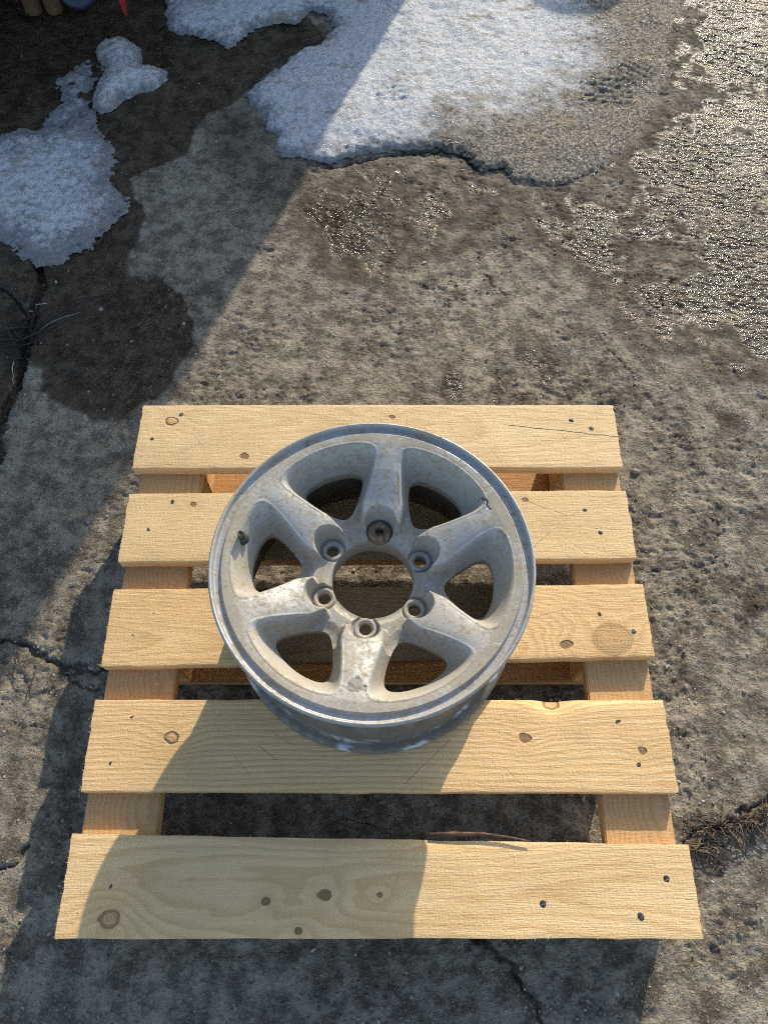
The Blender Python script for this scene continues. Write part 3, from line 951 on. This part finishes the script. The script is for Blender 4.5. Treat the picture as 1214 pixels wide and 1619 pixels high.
if FN[:, 2].mean() < 0:
    T2 = T2[:, ::-1]
    FN = -FN
# merge normals over the angular seam
seam0 = np.where(A[:, 5] < 1e-9)[0]
seam1 = np.where(A[:, 5] > 2 * np.pi - 1e-9)[0]
for i in seam0:
    j = seam1[np.argmin(np.abs(A[seam1, 6] - A[i, 6]))]
    nn = FN[i] + FN[j]
    nn /= np.linalg.norm(nn)
    FN[i] = FN[j] = nn
# inner walls of windows, lug holes and bore
be = boundary_edges(T2)
rb = A[:, 6]
onseam = ((A[be[:, 0], 5] < 1e-9) & (A[be[:, 1], 5] < 1e-9)) | ((A[be[:, 0], 5] > 2 * np.pi - 1e-9) & (A[be[:, 1], 5] > 2 * np.pi - 1e-9))
be = be[~onseam]
be = be[(rb[be] < 0.1890).all(1)]
drop_of = lambda r_: np.where(r_ < 0.0552, 0.030, 0.016)
W, WT, WC = [], [], []
uniq, inv = np.unique(be, return_inverse=True)
inv = inv.reshape(-1, 2)
topv = FV[uniq]
cen_a = np.round((A[uniq, 5] - SP0 - R(30)) / R(60)) * R(60) + SP0 + R(30)
is_win = rb[uniq] > 0.0835
is_win &= True
botv = topv.copy()
botv[:, 2] -= drop_of(rb[uniq])
wc = np.stack([0.135 * np.cos(cen_a), 0.135 * np.sin(cen_a)], 1)
botv[is_win, :2] += (topv[is_win, :2] - wc[is_win]) * 0.05
k = len(uniq)
wall_q = np.stack([inv[:, 0], inv[:, 1], inv[:, 1] + k, inv[:, 0] + k], 1)[:, ::-1]
wall_v = np.concatenate([topv, botv])
wall_mid = wall_v[wall_q].mean(1)

def part_of(cx_, cy_):
    r_ = np.hypot(cx_, cy_)
    th_ = np.arctan2(cy_, cx_)
    sec = np.round((th_ - SP0) / R(60)).astype(int) % 6
    return np.where(r_ > 0.1795, 7, np.where(r_ < 0.0935, 6, sec))

cen = FV[T2].mean(1)
pid = part_of(cen[:, 0], cen[:, 1])
wid = part_of(wall_mid[:, 0], wall_mid[:, 1])
SPOKE_LAB = {0: "top spoke above the rusty bolt hole", 5: "cracked spoke at upper right", 3: "nearest spoke with chipped paint at its outer end"}
for p in range(8):
    t = T2[pid == p]
    q = wall_q[wid == p]
    u1, i1 = np.unique(t, return_inverse=True)
    v1, n1, g1, c1 = FV[u1], FN[u1], A[u1, 3], A[u1, 4]
    t1 = i1.reshape(-1, 3)
    if len(q):
        q3 = np.concatenate([q[:, [0, 1, 2]], q[:, [0, 2, 3]]])
        u2, i2 = np.unique(q3, return_inverse=True)
        v2 = wall_v[u2]
        t2 = i2.reshape(-1, 3)
        n2 = vert_normals(v2, t2)
        t1 = np.concatenate([t1, t2 + len(v1)])
        v1 = np.concatenate([v1, v2])
        n1 = np.concatenate([n1, n2])
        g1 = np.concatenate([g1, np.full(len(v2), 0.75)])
        c1 = np.concatenate([c1, np.zeros(len(v2))])
    nm = "spoke" if p < 6 else ("hub" if p == 6 else "rim_ring")
    o = mesh_obj(nm, v1, t1, M_ALLOY, rim, True, normals=n1, attrs={"grime": g1, "chip": c1})
    if p in SPOKE_LAB:
        o["label"] = SPOKE_LAB[p]

# outer lip: crown, inner groove
lip = smooth_profile([(0.1893, -0.0046), (0.1905, -0.0052), (0.1918, -0.0082), (0.1950, -0.0086), (0.1992, -0.0078), (0.2005, -0.0050), (0.2014, -0.0012),
                      (0.2032, 0.0), (0.2050, -0.0010), (0.2059, -0.0040), (0.2056, -0.0085), (0.2036, -0.0120), (0.1985, -0.0150), (0.1925, -0.0175)], 4)
lip = np.vstack([lip, [(0.1890, -0.0175), (0.1885, -0.0100)]])
lip[:, 1] += RIM_H
V, F = lathe(lip, 240)
def wear(V, s):
    a = np.arctan2(V[:, 1], V[:, 0])
    return np.clip(0.35 + 0.5 * fbm(a * 3 + s, V[:, 2] * 60, 2.0, 3, 610), 0, 1)
mesh_obj("outer_lip", V, F[:, ::-1], M_LIP, rim, True, attrs={"grime": wear(V, 0), "chip": 0.6 * sstep(0.45, 0.7, fbm(np.arctan2(V[:, 1], V[:, 0]) * 20, V[:, 2] * 900, 1.0, 3, 620)) })
# barrel with drop centre, inner flange at the bottom
outp = smooth_profile([(0.1915, 0.1770), (0.1895, 0.1700), (0.1885, 0.1500), (0.1860, 0.1380), (0.1790, 0.1280), (0.1740, 0.1150), (0.1735, 0.0850), (0.1780, 0.0640),
                       (0.1860, 0.0480), (0.1885, 0.0350), (0.1895, 0.0210), (0.1925, 0.0150), (0.1985, 0.0130), (0.2030, 0.0105), (0.2050, 0.0060), (0.2046, 0.0022), (0.2030, 0.0002)], 4)
inp = smooth_profile([(0.1985, 0.0), (0.1900, 0.0060), (0.1830, 0.0200), (0.1820, 0.0400), (0.1740, 0.0600), (0.1680, 0.0850), (0.1680, 0.1150), (0.1740, 0.1320), (0.1830, 0.1480), (0.1845, 0.1700), (0.1850, 0.1765)], 3)
V, F = lathe(np.vstack([outp, inp]), 200)
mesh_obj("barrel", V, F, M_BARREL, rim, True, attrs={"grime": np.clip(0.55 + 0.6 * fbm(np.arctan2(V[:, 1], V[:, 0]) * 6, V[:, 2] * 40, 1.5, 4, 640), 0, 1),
                                                     "chip": np.zeros(len(V)),
                                                     "bare": 0.8 * sstep(0.025, 0.012, V[:, 2]) * sstep(0.30, 0.45, fbm(np.arctan2(V[:, 1], V[:, 0]) * 9, V[:, 2] * 120, 1.0, 4, 660))})
# clip-on weights / bare scars on the inner flange are left to the wear; valve stem in the left window
va, vr = R(167.5), 0.1735
stem = mesh_obj("valve_stem", *lathe([(0.0, 0.0), (0.0062, 0.0), (0.0066, 0.003), (0.0050, 0.0065), (0.0040, 0.0085), (0.0037, 0.018), (0.0040, 0.0182), (0.0040, 0.0225), (0.0034, 0.026), (0.0033, 0.029), (0.0024, 0.029), (0.0022, 0.026), (0.0, 0.026)], 20), M_BRASS, rim)
stem.location = (vr * math.cos(va), vr * math.sin(va), RIM_H - 0.0195)
stem.scale = (1.15, 1.15, 0.85)
stem.rotation_euler = Vector((0.10, -0.12, 1.0)).to_track_quat('Z', 'Y').to_euler()
stem["label"] = "black valve stem standing in the left window"
mesh_obj("rubber_base", *lathe([(0.0068, -0.004), (0.0078, 0.0), (0.0076, 0.003), (0.0058, 0.0062), (0.0050, 0.0062), (0.005, -0.004)], 20), M_RUBBER, stem)
# rusty conical washer left in the top bolt hole
wa = SP0
ws = mesh_obj("rusty_washer", *lathe(smooth_profile([(0.0056, 0.001), (0.0058, 0.0062), (0.0072, 0.0085), (0.0110, 0.0095), (0.0150, 0.0085), (0.0164, 0.0060), (0.0166, 0.0), (0.0056, 0.0)], 2), 40), M_RUST, rim)
ws.location = (LUGR * math.cos(wa), LUGR * math.sin(wa), RIM_H + PAD - 0.001)

# ------------------------------------------------------------------ weeds, straw, stones
def ground_h(x, y):
    i = np.searchsorted(gx, x); j = np.searchsorted(gy, y)
    return float(GH[min(j, ny - 1), min(i, nx - 1)])

def drooping_stem(x, y, ang, L, r, mat, parent, name, rise=0.03, bend=0.6, base=(0, 0, 0)):
    pts = []
    a = ang
    px, py = x, y
    n = 9
    for k in range(n):
        f = k / (n - 1)
        z = ground_h(px, py) + 0.003 + rise * math.sin(math.pi * min(1, f * 1.05)) * (1 - 0.4 * f)
        pts.append(Vector((px, py, z)) - Vector(base))
        a += random.uniform(-bend, bend) / n
        px += math.cos(a) * L / n
        py += math.sin(a) * L / n
    V, F = tube(pts, r, r * 0.45, 5)
    return mesh_obj(name, V, F, mat, parent)

weed = empty("dead_weed", (-0.725, 1.03, 0.0))
tag(weed, "dead dark weed with sprawling stems growing from the crack at left", "weed")
for ang, L, r in ((15, 0.30, 0.0022), (24, 0.26, 0.0018), (33, 0.30, 0.0016), (40, 0.22, 0.0014), (8, 0.2, 0.0013), (60, 0.14, 0.0015), (75, 0.16, 0.0015), (95, 0.15, 0.0016), (120, 0.18, 0.0018),
                  (150, 0.2, 0.0018), (175, 0.22, 0.002), (190, 0.2, 0.0016), (205, 0.22, 0.002), (-35, 0.12, 0.0013), (225, 0.15, 0.0014)):
    drooping_stem(-0.725 + random.uniform(-0.015, 0.015), 1.02 + random.uniform(-0.05, 0.04), R(ang), L, r * 1.1, M_TWIG, weed, "stem", 0.02, 0.7, (-0.725, 1.03, 0))
for k in range(60):
    drooping_stem(-0.728 + random.uniform(-0.022, 0.018), 1.03 + random.uniform(-0.07, 0.06), random.uniform(0, 6.28), random.uniform(0.02, 0.05), 0.0009, M_TWIG, weed, "root_fibre", 0.008, 2.0, (-0.725, 1.03, 0))

def straw(x, y, ang, L, r, mat, label, rise=0.006, bend=1.2, cat="straw"):
    o = drooping_stem(x, y, R(ang), L, r, mat, None, "dry_stalk", rise, bend, (x, y, 0))
    o.location = (x, y, 0)
    return tag(o, label, cat)

straw(-0.735, 1.088, 20, 0.045, 0.0016, M_PALE, "short pale bent stalk above the dead weed")
straw(-0.70, 1.03, 38, 0.10, 0.0009, M_PALE, "thin grey stalk lying among the dead weed stems")
straw(-0.735, 0.955, -75, 0.07, 0.001, M_PALE, "pale forked stalk just below the dead weed")
straw(-0.60, 0.36, -65, 0.085, 0.0012, M_TWIG, "dark twig hanging from the crack left of the pallet", 0.012)
straw(-0.60, 0.335, 25, 0.06, 0.0009, M_STRAW, "thin brown twig across the crack left of the pallet", 0.010)
straw(-0.563, 0.325, -85, 0.05, 0.0009, M_TWIG, "small dark twig beside the crack left of the pallet", 0.008)
straw(-0.29, 0.095, -60, 0.04, 0.0009, M_STRAW, "short straw on the ground in the near gap of the pallet")
clump = empty("dry_grass_clump", (0.50, 0.095, 0))
tag(clump, "tangle of dry brown grass in the crack right of the pallet", "dry grass")
for k in range(90):
    f = random.random()
    bx, by = 0.448 + 0.12 * f, 0.072 + 0.042 * f + random.uniform(-0.012, 0.010)
    drooping_stem(bx, by, random.choice((R(25), R(-20), R(200), R(-70))) + random.uniform(-0.7, 0.7), random.uniform(0.02, 0.065), random.uniform(0.0006, 0.0014),
                  random.choice((M_STRAW, M_TWIG, M_STRAW)), clump, "blade", random.uniform(0.003, 0.014), 1.5, (0.50, 0.095, 0))
clump2 = empty("dry_grass_clump", (-0.045, 0.10, 0))
tag(clump2, "dark dead grass tuft on the ground in the near gap of the pallet", "dry grass")
for k in range(16):
    drooping_stem(-0.045 + random.uniform(-0.02, 0.02), 0.10 + random.uniform(-0.015, 0.015), random.uniform(0, 6.28), random.uniform(0.02, 0.05), 0.0007, M_TWIG, clump2, "blade", 0.006, 1.4, (-0.045, 0.10, 0))

def pebble_geo(x, y, z, r):
    V, F = [], []
    n1, n2 = 6, 4
    sx, sy, sz = r * random.uniform(0.7, 1.3), r * random.uniform(0.7, 1.2), r * random.uniform(0.4, 0.8)
    a0 = random.uniform(0, 6.28)
    for i in range(1, n2):
        for k in range(n1):
            ph = math.pi * i / n2
            a = 2 * math.pi * k / n1 + a0
            j = random.uniform(0.8, 1.15)
            V.append((x + sx * j * math.sin(ph) * math.cos(a), y + sy * j * math.sin(ph) * math.sin(a), z + sz * math.cos(ph)))
    V += [(x, y, z + sz), (x, y, z - sz)]
    t, b = len(V) - 2, len(V) - 1
    for k in range(n1):
        F.append((t, k, (k + 1) % n1))
        F.append((b, (n2 - 2) * n1 + (k + 1) % n1, (n2 - 2) * n1 + k))
        for i in range(n2 - 2):
            F.append((i * n1 + k, (i + 1) * n1 + k, (i + 1) * n1 + (k + 1) % n1, i * n1 + (k + 1) % n1))
    return V, F

# grit: uncountable, one object
NP = 15000
phi = (1 + 5 ** 0.5) / 2
ico = np.array([(-1, phi, 0), (1, phi, 0), (-1, -phi, 0), (1, -phi, 0), (0, -1, phi), (0, 1, phi), (0, -1, -phi), (0, 1, -phi), (phi, 0, -1), (phi, 0, 1), (-phi, 0, -1), (-phi, 0, 1)]) / 1.9
icf = np.array([(0, 11, 5), (0, 5, 1), (0, 1, 7), (0, 7, 10), (0, 10, 11), (1, 5, 9), (5, 11, 4), (11, 10, 2), (10, 7, 6), (7, 1, 8), (3, 9, 4), (3, 4, 2), (3, 2, 6), (3, 6, 8), (3, 8, 9), (4, 9, 5), (2, 4, 11), (6, 2, 10), (8, 6, 7), (9, 8, 1)])
px_, py_ = rng.uniform(-1.1, 1.1, NP * 3), rng.uniform(-0.22, 2.2, NP * 3)
dens = 0.35 + 0.65 * sstep(-0.15, 0.35, fbm(px_, py_, 7, 4, 118, 0.6))
dens = dens * (0.25 + 0.75 * sstep(-0.30, 0.10, px_ - 0.38 * (py_ - 1.0) + 0.35))
crk_pts = np.array([(p[0] / 1000, p[1] / 1000) for c in CRACKS for p in c])
sel = np.where(rng.random(NP * 3) < dens)[0][:NP]
px_, py_ = px_[sel], py_[sel]
kk = rng.integers(0, len(crk_pts), 900)
px_[:900] = crk_pts[kk, 0] + rng.normal(0, 0.03, 900)
py_[:900] = crk_pts[kk, 1] + rng.normal(0, 0.016, 900)
NP = len(px_)
pr = np.minimum(0.0045, 0.0007 + rng.exponential(0.00055, NP))
jj, ii = np.clip(np.searchsorted(gy, py_), 0, ny - 1), np.clip(np.searchsorted(gx, px_), 0, nx - 1)
ang = rng.uniform(0, 6.28, NP)
sc = np.stack([pr * rng.uniform(0.7, 1.4, NP), pr * rng.uniform(0.7, 1.2, NP), pr * rng.uniform(0.45, 0.9, NP)], 1)
P = ico[None] * sc[:, None] * rng.uniform(0.8, 1.2, (NP, 12, 1))
ca_, sa_ = np.cos(ang)[:, None], np.sin(ang)[:, None]
PV = np.stack([P[:, :, 0] * ca_ - P[:, :, 1] * sa_ + px_[:, None], P[:, :, 0] * sa_ + P[:, :, 1] * ca_ + py_[:, None], P[:, :, 2] + (GH[jj, ii] + pr * 0.15)[:, None]], 2)
PF = icf[None] + (np.arange(NP) * 12)[:, None, None]
tone_ = np.repeat(np.clip(rng.normal(0.45, 0.25, NP) - 0.25 * GW[jj, ii], 0, 1), 12)
gm = NT("grit_stone")
gcol = gm.mix(gm.attr("tone"), (0.07, 0.058, 0.042), (0.44, 0.395, 0.32))
grit = mesh_obj("gravel", PV.reshape(-1, 3), PF.reshape(-1, 3), gm.done(gcol, 0.8), None, False, attrs={"tone": tone_})
tag(grit, "scattered grit and small stones on the concrete", kind="stuff")
for x, y, r, lab in ((0.405, 0.245, 0.0055, "pale pebble by the pallet's right end"), (-0.525, 0.600, 0.006, "small stone left of the second deck board"),
                     (-0.474, 0.335, 0.006, "small stone lodged in the crack left of the pallet"), (0.435, 0.475, 0.005, "white chip of stone right of the second deck board"),
                     (0.46, 0.70, 0.008, "dark stone set in the concrete right of the far deck board")):
    v_, f_ = pebble_geo(0, 0, 0, r)
    o = mesh_obj("pebble", v_, f_, M_STONE, None, True, (x, y, ground_h(x, y) + r * 0.3))
    tag(o, lab, "stone")

# ------------------------------------------------------------------ beyond the frame: what casts the shade
shed = empty("shed", (-3.3, 5.0, 0))
tag(shed, "timber shed beyond the top edge, casting the shade at left", "shed")
SX = -0.765 + 0.384 * 3.0
def child_box(name, x0, x1, y0, y1, z0, z1, mat, parent):
    c = parent.location
    V, F = box_mesh(x0 - c.x, x1 - c.x, y0 - c.y, y1 - c.y, z0 - c.z, z1 - c.z)
    return mesh_obj(name, V, F, mat, parent, False)
child_box("wall", -7.0, SX, 3.0, 7.0, -0.05, 3.0, M_WALL, shed)
child_box("roof", -7.05, SX + 0.0, 2.995, 7.1, 3.003, 3.12, M_ROOF, shed)

shade_cover = empty("posts_and_shade_cover", (-1.3, 2.2, 0))
tag(shade_cover, "brown posts at the top left corner under an added unseen cover that shades the ground", "shade_cover")
child_box("shade_cover_top", -2.1, -0.66, 1.72, 2.9, 0.30, 0.35, M_POST, shade_cover)  # unseen slab added over the posts to block sky light and darken the corner
child_box("shade_cover_back", -2.1, -0.70, 2.86, 2.89, 0.0, 0.2995, M_POST, shade_cover)  # unseen panel added behind the posts to keep the corner dark
def post(x, y, r, h):
    pr = smooth_profile([(0.0, 0.0), (r * 0.75, 0.0), (r * 0.97, 0.008), (r, 0.03), (r * 1.02, h * 0.5), (r, h), (0.0, h)], 3)
    V, F = lathe(pr, 20)
    o = mesh_obj("post", V, F, M_POST, shade_cover)
    o.location = (x + 1.3, y - 2.2, -0.002)
post(-0.925, 2.105, 0.024, 0.2995)
post(-0.872, 2.108, 0.024, 0.2995)
post(-1.95, 2.1, 0.03, 0.2995)
post(-0.74, 2.8, 0.03, 0.2995)

bm = bmesh.new()
prof = [(-0.678, 0.0), (-0.660, 0.09), (-0.640, 0.22), (-0.60, 0.40), (-0.70, 0.40), (-0.698, 0.22), (-0.690, 0.09)]
fr_ = [bm.verts.new((x + 0.678, 0, z)) for x, z in prof]
bk_ = [bm.verts.new((x + 0.678, 0.016, z + 0.0)) for x, z in prof]
bm.faces.new(fr_)
bm.faces.new(bk_[::-1])
for i in range(len(prof)):
    j = (i + 1) % len(prof)
    bm.faces.new((fr_[j], fr_[i], bk_[i], bk_[j]))
bmesh.ops.recalc_face_normals(bm, faces=bm.faces[:])
bmesh.ops.bevel(bm, geom=bm.edges[:], offset=0.002, segments=2, affect='EDGES')
me = bpy.data.meshes.new("red_blade")
bm.to_mesh(me); bm.free()
me.materials.append(M_RED)
blade = link(bpy.data.objects.new("red_blade", me))
blade.location = (-0.678, 2.07, -0.002)
tag(blade, "red pointed metal blade standing on its tip at the top left", "blade")

castor = empty("castor_wheel", (-0.803, 2.125, 0.05))
castor.rotation_euler = (R(62), 0, R(8))
tag(castor, "dark blue wheel with a pale hub ring in the top left shade", "castor")
mesh_obj("tyre", *lathe(smooth_profile([(0.034, -0.016), (0.046, -0.014), (0.051, -0.006), (0.051, 0.006), (0.046, 0.014), (0.034, 0.016), (0.0, 0.012), (0.0, -0.012)], 2), 40), M_DARK, castor)
mesh_obj("hub_ring", *lathe([(0.007, 0.012), (0.0075, 0.0175), (0.0105, 0.0175), (0.011, 0.012)], 28), M_RINGW, castor)

bucket = empty("bucket", (0.80, 3.0, -0.003))
tag(bucket, "zinc bucket beyond the top edge whose shadow falls on the snow", "bucket")
mesh_obj("body", *lathe([(0.0, 0.0), (0.105, 0.0), (0.14, 0.35), (0.144, 0.352), (0.144, 0.36), (0.136, 0.36), (0.1355, 0.35), (0.1, 0.006), (0.0, 0.006)], 48), M_ZINC, bucket)
hp = [(0.142 * math.cos(R(a)), 0.0 - 0.02 * math.sin(R(a)), 0.335 - 0.10 * math.sin(R(a))) for a in range(0, 181, 15)]
mesh_obj("handle", *tube([(0.142 * math.cos(R(a)), -0.15 * math.sin(R(a)), 0.345 - 0.02 * math.sin(R(a))) for a in range(0, 181, 12)], 0.003, 0.003, 6), M_ZINC, bucket)
